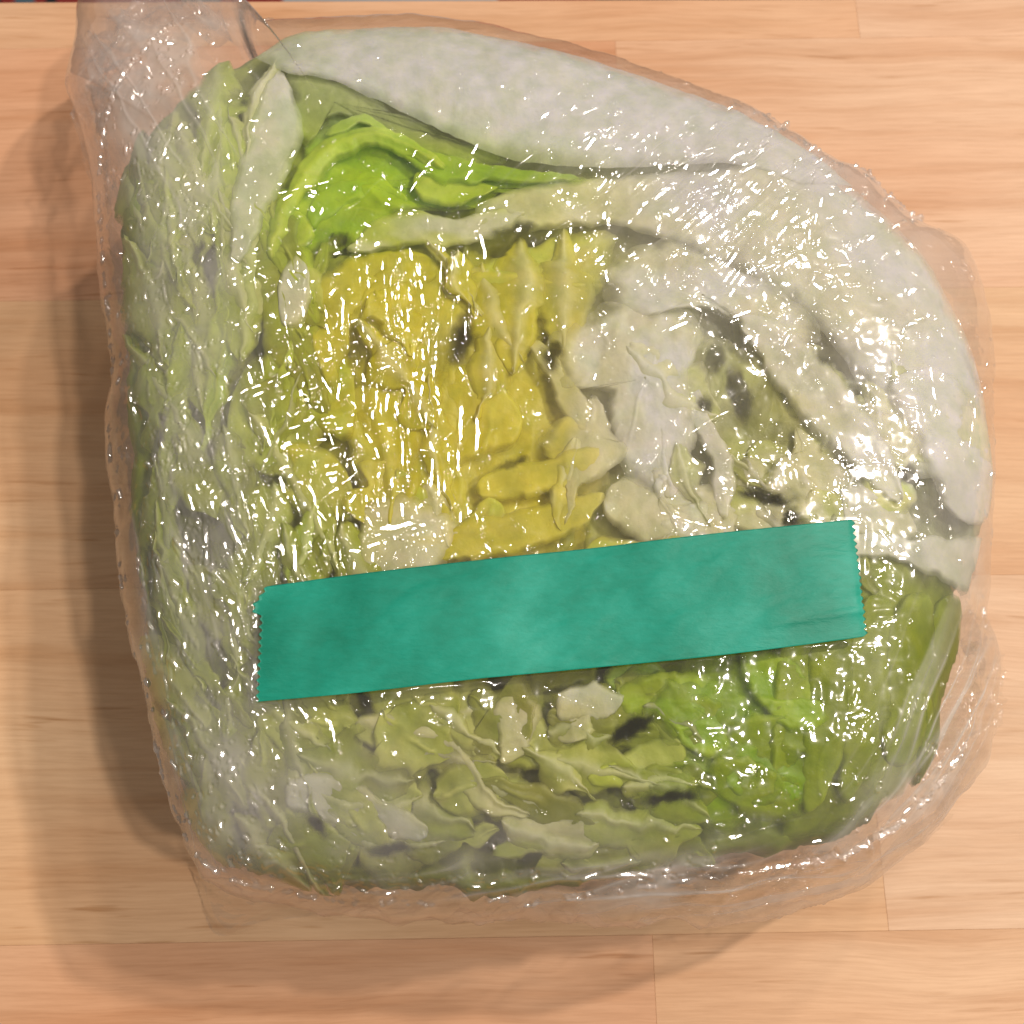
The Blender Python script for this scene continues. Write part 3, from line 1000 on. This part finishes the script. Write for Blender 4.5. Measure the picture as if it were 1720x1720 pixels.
def lean(p, i):
    a, b = LAMPS[i] - p, CAM - p
    h = a / np.linalg.norm(a) + b / np.linalg.norm(b)
    return -h[:2] / h[2]


def along(px, py, ang):
    """the lamp that a crease running this way can mirror over its longest stretch, and the slope left along it"""
    x, y, z = (float(q) for q in spot(px, py))
    d = np.array([math.cos(ang), math.sin(ang)])
    k = [abs(float(lean(np.array([x, y, z]), i) @ d)) for i in range(len(LAMPS))]
    return int(np.argmin(k)), min(k)


def press(px, py, ang, ln, wd, slope_to=None, spread=0.007):
    """one crinkle: ang along it, half length and half width in metres; slope_to: index of the lamp its flank leans to"""
    x, y, z = (float(q) for q in spot(px, py))
    ca, sa = math.cos(ang), math.sin(ang)
    rx, ry = abs(ca) * ln * 1.5 + 2.2 * wd, abs(sa) * ln * 1.5 + 2.2 * wd
    i0, i1 = int((x - rx + 0.3) / cell), int((x + rx + 0.3) / cell)
    j0, j1 = int((y - ry + 0.3) / cell), int((y + ry + 0.3) / cell)
    sel = [srt[slice(*table_k[i * 1000 + j])] for i in range(i0, i1 + 1) for j in range(j0, j1 + 1) if i * 1000 + j in table_k]
    if not sel:
        return
    q = np.concatenate(sel)
    dx, dy = FX[q] - x, FY[q] - y
    u, v = dx * ca + dy * sa, -dx * sa + dy * ca
    v = v + 0.35 * wd * np.sin(u / max(ln, 1e-5) * 1.8 + x * 900)
    m = np.exp(-np.abs(u / ln) ** 8 - np.abs(v / wd) ** 8) * flat[q] * topw[q]
    if m.max() < 0.4:
        return
    k = m > 0.3
    z0 = (FZ[q][k] * m[k]).sum() / m[k].sum()
    if slope_to is not None:
        g = lean(np.array([x, y, z0]), slope_to) + spread * RNG.standard_normal(2)
    else:
        g = 0.20 * RNG.standard_normal(2)
    plane = z0 + g[0] * dx + g[1] * dy + 0.02 * (v / wd) ** 2 * wd * RNG.standard_normal()
    lim = 0.0009
    plane = z0 + lim * np.tanh((plane - z0) / lim)
    FZ[q] = FZ[q] * (1 - m) + plane * m


PATCH = [  # x, y, spread x, spread y, number, angle (deg, up to the right positive), spread of the angle, length range (mm)
    (680, 610, 75, 130, 85, 93, 4, (1.5, 9.0)),
    (560, 540, 80, 120, 50, 100, 30, (0.6, 3.0)),
    (480, 860, 130, 150, 130, 112, 10, (1.0, 7.0)),
    (540, 690, 110, 110, 80, 25, 16, (0.7, 3.4)),
    (370, 1010, 90, 160, 110, 115, 22, (0.5, 2.6)),
    (300, 560, 80, 170, 150, 105, 50, (0.3, 1.6)),
    (350, 330, 110, 140, 110, 60, 60, (0.3, 2.0)),
    (260, 180, 90, 110, 100, 60, 70, (0.3, 2.0)),
    (520, 310, 110, 80, 45, 20, 40, (0.4, 2.8)),
    (340, 720, 80, 170, 130, 100, 60, (0.3, 1.5)),
    (420, 1290, 90, 110, 110, 110, 50, (0.3, 1.7)),
    (660, 1360, 140, 70, 60, 110, 50, (0.3, 1.2)),
    (1250, 330, 150, 100, 130, 44, 9, (0.8, 5.5)),
    (1400, 400, 80, 80, 50, 50, 45, (0.5, 3.0)),
    (1000, 350, 150, 90, 60, 45, 25, (0.3, 2.2)),
    (1550, 600, 80, 170, 60, 60, 50, (0.3, 2.2)),
    (1450, 850, 110, 60, 50, 20, 60, (0.4, 2.4)),
    (1150, 820, 90, 80, 50, 20, 60, (0.3, 2.2)),
    (650, 900, 50, 45, 45, 40, 60, (0.4, 3.0)),
    (800, 880, 120, 70, 50, 110, 20, (0.4, 2.8)),
    (850, 550, 150, 110, 50, 80, 50, (0.3, 2.2)),
    (850, 1300, 260, 110, 60, 40, 60, (0.2, 1.0)),
    (1300, 1230, 190, 130, 55, 30, 60, (0.2, 1.2)),
    (1560, 1260, 70, 110, 45, 60, 40, (0.4, 2.6)),
    (1150, 1470, 300, 40, 60, 8, 20, (0.8, 4.0)),
    (520, 1480, 160, 30, 40, 5, 30, (0.4, 2.0)),
    (900, 180, 250, 60, 35, 35, 30, (0.3, 1.8)),
]
for cx, cy, sx, sy, n, ang, sa, ln, k in [(*p, k) for k in (0, 1) for p in PATCH]:
    for _ in range(int(n * (0.7, 0.8 if cx > 560 else 1.15)[k])):
        px, py = cx + sx * RNG.standard_normal(), cy + sy * RNG.standard_normal()
        l = R_(0, 1) ** 1.5 * (ln[1] - ln[0]) + ln[0]
        w = R_(0.50, 0.95 if cx > 560 else 1.1) + 0.03 * l
        an = math.radians(ang + sa * RNG.standard_normal())
        if not k:
            press(px, py, an, l * 0.5e-3, w * 0.5e-3)
            continue
        li, rest = along(px, py, an)
        if rest > 0.10 and R_(0, 1) < 0.5:
            l = min(l, 1.2)
        if R_(0, 1) < 0.3:
            li = int(R_(0, len(LAMPS)))
        press(px, py, an, l * 0.5e-3, w * 0.5e-3, li)
STREAK = [  # long creases that catch the light: points on the photograph, half width in mm
    ([(605, 440), (612, 570)], 0.22), ([(642, 440), (655, 560)], 0.26), ([(656, 470), (672, 600), (690, 770)], 0.24), ([(668, 455), (684, 640), (688, 720)], 0.22),
    ([(676, 520), (690, 700)], 0.2), ([(700, 450), (712, 520)], 0.42), ([(745, 420), (738, 520), (730, 640)], 0.24), ([(764, 500), (757, 560)], 0.25),
    ([(480, 520), (490, 625)], 0.26), ([(548, 520), (556, 600)], 0.40), ([(500, 440), (512, 540)], 0.24), ([(425, 300), (422, 420)], 0.2),
    ([(382, 865), (411, 928)], 0.24), ([(397, 798), (425, 881)], 0.26), ([(440, 798), (479, 935)], 0.24), ([(436, 906), (465, 980)], 0.22),
    ([(519, 737), (550, 850), (584, 971)], 0.22), ([(378, 938), (400, 985)], 0.22), ([(260, 946), (299, 1050)], 0.22), ([(382, 677), (440, 652), (494, 632)], 0.30),
    ([(548, 841), (598, 798)], 0.26), ([(560, 790), (600, 768)], 0.24), ([(469, 333), (510, 325), (555, 310)], 0.34), ([(386, 436), (454, 476)], 0.28),
    ([(434, 490), (426, 455), (410, 470)], 0.28), ([(278, 290), (295, 246)], 0.24), ([(240, 285), (246, 320)], 0.24), ([(1378, 335), (1366, 375), (1352, 415)], 0.34),
    ([(1219, 505), (1255, 465), (1287, 433)], 0.34), ([(1270, 460), (1310, 445)], 0.28), ([(1396, 425), (1420, 432), (1424, 450), (1400, 456)], 0.24),
    ([(1417, 791), (1457, 778), (1525, 792)], 0.28), ([(1403, 737), (1410, 791)], 0.30), ([(1637, 686), (1626, 755)], 0.30), ([(1655, 650), (1623, 683)], 0.24),
    ([(1511, 684), (1551, 695)], 0.26), ([(1104, 863), (1160, 880), (1219, 892)], 0.26), ([(1158, 730), (1222, 694)], 0.24), ([(1417, 1208), (1457, 1204)], 0.40),
    ([(1032, 1466), (1086, 1469)], 0.40), ([(762, 596), (778, 635), (794, 664)], 0.30), ([(711, 650), (704, 700), (733, 765)], 0.30), ([(866, 660), (888, 715)], 0.2),
    ([(798, 859), (812, 900), (827, 938)], 0.28), ([(614, 730), (640, 776)], 0.45), ([(640, 890), (690, 885)], 0.55), ([(620, 925), (640, 915)], 0.4),
    ([(1110, 300), (1205, 248)], 0.26), ([(1130, 380), (1190, 330)], 0.24), ([(1200, 370), (1235, 310)], 0.26), ([(1290, 380), (1325, 330)], 0.3),
    ([(1160, 580), (1180, 530)], 0.2), ([(1310, 590), (1330, 560)], 0.3), ([(1020, 450), (1018, 490)], 0.3), ([(920, 570), (924, 640)], 0.24),
    ([(690, 330), (730, 268)], 0.30), ([(785, 310), (800, 245)], 0.36), ([(585, 360), (640, 310)], 0.26), ([(280, 480), (285, 520)], 0.28), ([(350, 730), (365, 780)], 0.26),
    ([(1060, 330), (1090, 300)], 0.24), ([(920, 1160), (990, 1190)], 0.24), ([(1560, 620), (1568, 680)], 0.26), ([(1440, 1060), (1500, 1045)], 0.2)]
for si, (pts, wd) in enumerate(STREAK):
    ln = np.linalg.norm(np.diff(np.array(pts, float), axis=0), axis=1).sum()
    n = max(1, int(ln / 22))
    cv = smooth_curve(pts, n + 1)
    for i in range(n):
        p, d = 0.5 * (cv[i] + cv[i + 1]), cv[i + 1] - cv[i]
        an = math.atan2(-d[1], d[0])
        li, rest = along(p[0], p[1], an)
        press(p[0], p[1], an, 0.00160, wd * 1e-3 * R_(0.9, 1.2) + 0.00008, li, 0.003)
for k in range(700):       # pin-point dimples, each shaped to make a lamp glint
    if k % 3:
        px, py = R_(230, 1640), R_(90, 1480)
    else:
        px, py = 1150 + 330 * RNG.standard_normal(), 700 + 200 * RNG.standard_normal()
    press(px, py, R_(0, 3.1), R_(0.00028, 0.00042), R_(0.00026, 0.00038), k % len(LAMPS), 0.005)
# sides: gathered folds
aa = np.arctan2(FY - CEN[1], FX - CEN[0])
sidew = sstep(0.97, 1.04, FT)
sfold = 0.0012 * fbm(aa * 14, FZ * 40, 101, 2) + 0.0020 * (ridged(aa * 15 + FZ * 90, FZ * 70 - aa * 8, 103, 2) - 0.6)
FX = FX + sidew * sfold * np.cos(aa)
FY = FY + sidew * sfold * np.sin(aa)

hz = 0.030 + 0.035 * sstep(0.0, 0.7, fbm(FX * 90, FY * 90, 111, 4))  # cloudy, layered film; the ceiling's grey reflected sheen is put in here too
hz += 0.52 * bump2(255, 130, 120, 150) + 0.32 * bump2(330, 640, 90, 380) + 0.18 * bump2(290, 400, 110, 200)
hz += 0.42 * bump2(390, 1340, 90, 130) + 0.24 * bump2(360, 1080, 110, 190) + 0.20 * bump2(560, 1340, 220, 110)
hz += 0.26 * bump2(1500, 520, 130, 230) + 0.30 * bump2(1300, 280, 230, 90) + 0.22 * bump2(1610, 860, 80, 130)
hz += 0.16 * bump2(1150, 420, 190, 120) + 0.16 * bump2(1100, 690, 120, 120)
hz += 0.14 * bump2(1540, 1330, 160, 80) + 0.12 * bump2(900, 1430, 500, 70)
lines = 0.9 * creases(55, 300, 10, 89) * bump2(1600, 1200, 90, 160) + 0.6 * creases(30, 260, 9, 121) * bump2(1480, 1400, 150, 70)
lines += 0.8 * creases(6, 300, 9, 93) * bump2(1150, 1490, 420, 50) + 0.5 * creases(-72, 330, 9, 97) * bump2(265, 1150, 90, 330)
lines += 0.5 * creases(-60, 300, 8, 99) * bump2(250, 170, 170, 190) + 0.35 * creases(44, 360, 16, 81) * bump2(1200, 300, 300, 150)
lines += 0.8 * creases(62, 520, 20, 131) * bump2(1590, 1190, 90, 150) + 0.8 * creases(9, 520, 18, 133) * bump2(1200, 1500, 420, 50) + 0.6 * creases(48, 480, 16, 135) * bump2(1560, 1330, 110, 90)
hz = hz + 0.75 * lines
hz = 0.95 * hz * (0.72 + 0.5 * sstep(-0.5, 0.6, fbm(FX * 160, FY * 160, 115, 4)))
hz = hz + 0.03 * sstep(0.95, 1.0, FT) * (FT < 1.05)
hz = np.clip(np.where(FT > 1.05, 0.02 + 0.15 * creases(62, 300, 9, 141) * bump2(1640, 1230, 120, 260), hz), 0.02, 0.6)
mesh_np('film', np.column_stack([FX, FY, FZ]) - ORIG, FQ, M_FILM, wrap, attrs={'film_haze_sheen': hz})

# ------------------------------------------------------------------ loose film: thin flaps along the lower edge
def flap(pts_a, pts_b, za, zb, seed, amp=0.0016, haze=0.10, nu=240, nv=90):
    a, b = smooth_curve(pts_a, nu), smooth_curve(pts_b, nu)
    v = np.linspace(0, 1, nv)[None, :, None]
    P = a[:, None] * (1 - v) + b[:, None] * v
    V = np.ones((nu, 1)) * np.linspace(0, 1, nv)[None]
    U = np.linspace(0, 1, nu)[:, None] * np.ones((1, nv))
    z = za * (1 - V) + zb * V
    x, y = at(P[..., 0], P[..., 1], z)
    rg = ridged(U * 7 + V * 2.5, V * 2.4 - U * 3, seed, 2)
    z = z + amp * (ridged(U * 6 + V * 2.5, V * 2.4 - U * 2, seed, 2) - 0.5) + 0.12 * amp * fbm(U * 24, V * 8, seed + 5, 2)
    z = np.maximum(z, 0.0006 + 0.0003 * V)
    hzv = np.clip(haze * (0.6 + 0.9 * sstep(-0.3, 0.6, fbm(U * 8, V * 5, seed + 9, 3))) + 0.30 * sstep(0.86, 1.0, rg), 0, 0.6)
    return mesh_np('film_flap', np.column_stack([x.ravel(), y.ravel(), z.ravel()]) - ORIG, grid_quads(nu, nv), M_FILM, wrap, attrs={'film_haze_sheen': hzv.ravel()})


flap([(345, 1440), (450, 1478), (560, 1500), (700, 1512)], [(330, 1475), (362, 1570), (470, 1545), (640, 1530)], 0.020, 0.0015, 201, haze=0.02)
flap([(960, 1470), (1100, 1460), (1250, 1440), (1400, 1415)], [(980, 1525), (1110, 1528), (1205, 1537), (1370, 1500)], 0.030, 0.016, 211, amp=0.0040, haze=0.04)
flap([(1280, 1440), (1400, 1410), (1520, 1360), (1600, 1300)], [(1290, 1520), (1370, 1512), (1500, 1455), (1600, 1370)], 0.030, 0.014, 221, amp=0.0040, haze=0.04)
flap([(1600, 1020), (1590, 1110), (1560, 1200), (1540, 1300)], [(1664, 1040), (1684, 1120), (1678, 1220), (1640, 1310)], 0.040, 0.030, 231, amp=0.0040, haze=0.04)
flap([(170, 130), (240, 70), (320, 60), (395, 80)], [(150, 62), (220, 6), (300, -10), (372, 26)], 0.034, 0.020, 241, amp=0.004, haze=0.18)
flap([(200, 330), (180, 240), (180, 180), (240, 100)], [(158, 340), (132, 230), (116, 168), (158, 60)], 0.036, 0.022, 251, amp=0.004, haze=0.18)

# ------------------------------------------------------------------ droplets of condensation under the film
def droplets():
    base_v, base_f = [], []
    nr, ns = 4, 8
    for i in range(nr):
        ph = (i / (nr - 1)) * math.pi * 0.5
        for j in range(ns):
            a = 2 * math.pi * j / ns
            base_v.append((math.cos(a) * math.sin(ph + 0.02), math.sin(a) * math.sin(ph + 0.02), 0.30 * math.cos(ph)))
    for i in range(nr - 1):
        for j in range(ns):
            base_f.append((i * ns + j, (i + 1) * ns + j, (i + 1) * ns + (j + 1) % ns, i * ns + (j + 1) % ns))
    bv, bf = np.array(base_v), np.array(base_f)
    spots = []
    for cx, cy, sx, sy, n in ((1260, 800, 110, 70, 190), (1200, 620, 140, 120, 140), (900, 560, 170, 140, 170), (580, 330, 110, 80, 130), (900, 770, 120, 90, 110),
                              (1500, 700, 110, 160, 110), (1000, 350, 160, 90, 120), (700, 1300, 260, 110, 130), (1300, 1250, 170, 110, 150), (450, 500, 170, 200, 240),
                              (430, 900, 130, 220, 190), (860, 250, 260, 120, 70), (300, 260, 110, 140, 120)):
        spots.append(np.column_stack([cx + sx * RNG.standard_normal(n), cy + sy * RNG.standard_normal(n)]))
    s = np.vstack(spots)
    s = s[(1 - tape_mask(s[:, 0], s[:, 1], 6)) > 0.95]
    x, y, z = spot(s[:, 0], s[:, 1])
    zf, t, _ = top_z(x, y, 'film')
    ok = t < 0.9
    x, y, zf = x[ok], y[ok], zf[ok]
    r = RNG.gamma(2.2, 0.085, len(x)) * 1e-3 + 0.00010
    r = np.minimum(r, 0.00062)
    V = (bv[None] * r[:, None, None] + np.column_stack([x, y, zf + 0.00005])[:, None, :]).reshape(-1, 3)
    Fq = (bf[None] + (np.arange(len(x)) * len(bv))[:, None, None]).reshape(-1, 4)
    o = mesh_np('water_droplets', V - ORIG, Fq, M_WATER, wrap)
    tag(o, kind='stuff')


droplets()

# ------------------------------------------------------------------ green masking tape
tape = thing('masking_tape', 'blank strip of green paper masking tape stuck across the wrapped lettuce', 'tape', (float(CEN[0]), float(CEN[1]), 0.0))
nu, nv = 260, 70
A, B = smooth_curve(T_TOP, nu), smooth_curve(T_BOT, nu)
v = np.linspace(0, 1, nv)
P = A[:, None] * (1 - v[None, :, None]) + B[:, None] * v[None, :, None]
# torn saw-tooth ends
teeth = np.abs(((v * 17) % 1) - 0.5) * 2
endR, endL = 6.5 * teeth, 7.5 * np.abs(((v * 15 + 0.3) % 1) - 0.5) * 2
wl, wr = np.zeros(nu), np.zeros(nu)
wl[0], wr[-1] = 1, 1
wl[1:4], wr[-4:-1] = (0.6, 0.35, 0.15), (0.15, 0.35, 0.6)
leftcut = np.interp(v, [0, 0.16, 0.22, 0.26, 1], [2, -18, -17, -4, 0])
P[..., 0] += wl[:, None] * (endL + leftcut)[None] - wr[:, None] * endR[None]
tx, ty, _ = spot(P[..., 0], P[..., 1])
tz = top_z(tx, ty, 'film')[0]
U = np.linspace(0, 1, nu)[:, None] * np.ones((1, nv))
Vv = np.ones((nu, 1)) * v[None]
tz = tz + 0.00012 + 0.00022 * sstep(0.1, 0.9, fbm(U * 9 + Vv * 2, Vv * 3, 301, 3) + 0.3) \
    + 0.00025 * np.exp(-((Vv - 0.80 + 0.16 * (U - 0.85)) / 0.035) ** 2) * sstep(0.78, 0.93, U) + 0.00035 * sstep(0.985, 1.0, U) * noise(Vv * 6, U, 305)
top = np.stack([tx, ty, tz + 0.00012], -1).reshape(-1, 3)
bot = np.stack([tx, ty, tz], -1).reshape(-1, 3)
q = grid_quads(nu, nv)
idx = np.arange(nu * nv).reshape(nu, nv)
rim = np.concatenate([idx[:, 0], idx[-1, 1:], idx[::-1, -1][1:], idx[0, ::-1][1:-1]])
rn = np.roll(rim, -1)
n0 = nu * nv
quads = np.vstack([q, q[:, ::-1] + n0, np.column_stack([rim, rn, rn + n0, rim + n0])])
mesh_np('tape_strip', np.vstack([top, bot]) - ORIG, quads, M_TAPE, tape)
# the strip is one sheet, so it is the thing itself
strip = [o for o in COL.objects if o.name == 'tape_strip'][0]
strip.parent = None
strip.location = tape.location
lab, cat = tape['label'], tape['category']
bpy.data.objects.remove(tape)
strip.name = 'masking_tape'
tag(strip, lab, cat)

# ------------------------------------------------------------------ what lies beyond the far edge of the table
def slab(name, px0, px1, z, depth, th, mat):
    x0, y0 = at(px0, -1.0, z)
    x1, _ = at(px1, -1.0, z)
    y0 = float(y0) - 0.004
    x0, x1 = float(x0), float(x1)
    c = 0.0012
    vs, fs = [], [(3, 2, 1, 0), (8, 9, 10, 11)]
    for zz, i in ((-th, 0), (-c, 0), (0, c)):
        vs += [(x0 + i, y0 + i, z + zz), (x1 - i, y0 + i, z + zz), (x1 - i, y0 + depth - i, z + zz), (x0 + i, y0 + depth - i, z + zz)]
    for k in (0, 4):
        fs += [(k + i, k + (i + 1) % 4, k + 4 + (i + 1) % 4, k + 4 + i) for i in range(4)]
    return mesh_np(name, vs, fs, mat, smooth=False)


def printed_material():
    m, N, L, out = new_mat('printed_cloth')
    tc = N('TexCoord')
    sep = N('SeparateXYZ')
    L(tc.outputs['Generated'], sep.inputs[0])
    R0, K0, B0, W0 = (0.35, 0.03, 0.03), (0.02, 0.02, 0.03), (0.10, 0.17, 0.24), (0.50, 0.52, 0.56)
    r = ramp(N, [(0.0, R0), (0.145, K0), (0.165, R0), (0.185, B0), (0.213, R0), (0.228, K0), (0.246, R0), (0.42, K0), (0.44, B0),
                 (0.475, R0), (0.56, W0), (0.86, R0)], 'CONSTANT')
    L(sep.outputs['X'], r.inputs[0])
    b = N('BsdfPrincipled')
    L(r.outputs[0], b.inputs['Base Color'])
    b.inputs['Roughness'].default_value = 0.8
    L(b.outputs[0], out.inputs[0])
    return m


rug = slab('printed_rug', -200, 1000, -0.715, 0.5, 0.005, printed_material())
tag(rug, 'red, black, blue and white printed rug beyond the far table edge', 'rug')
print('done build')
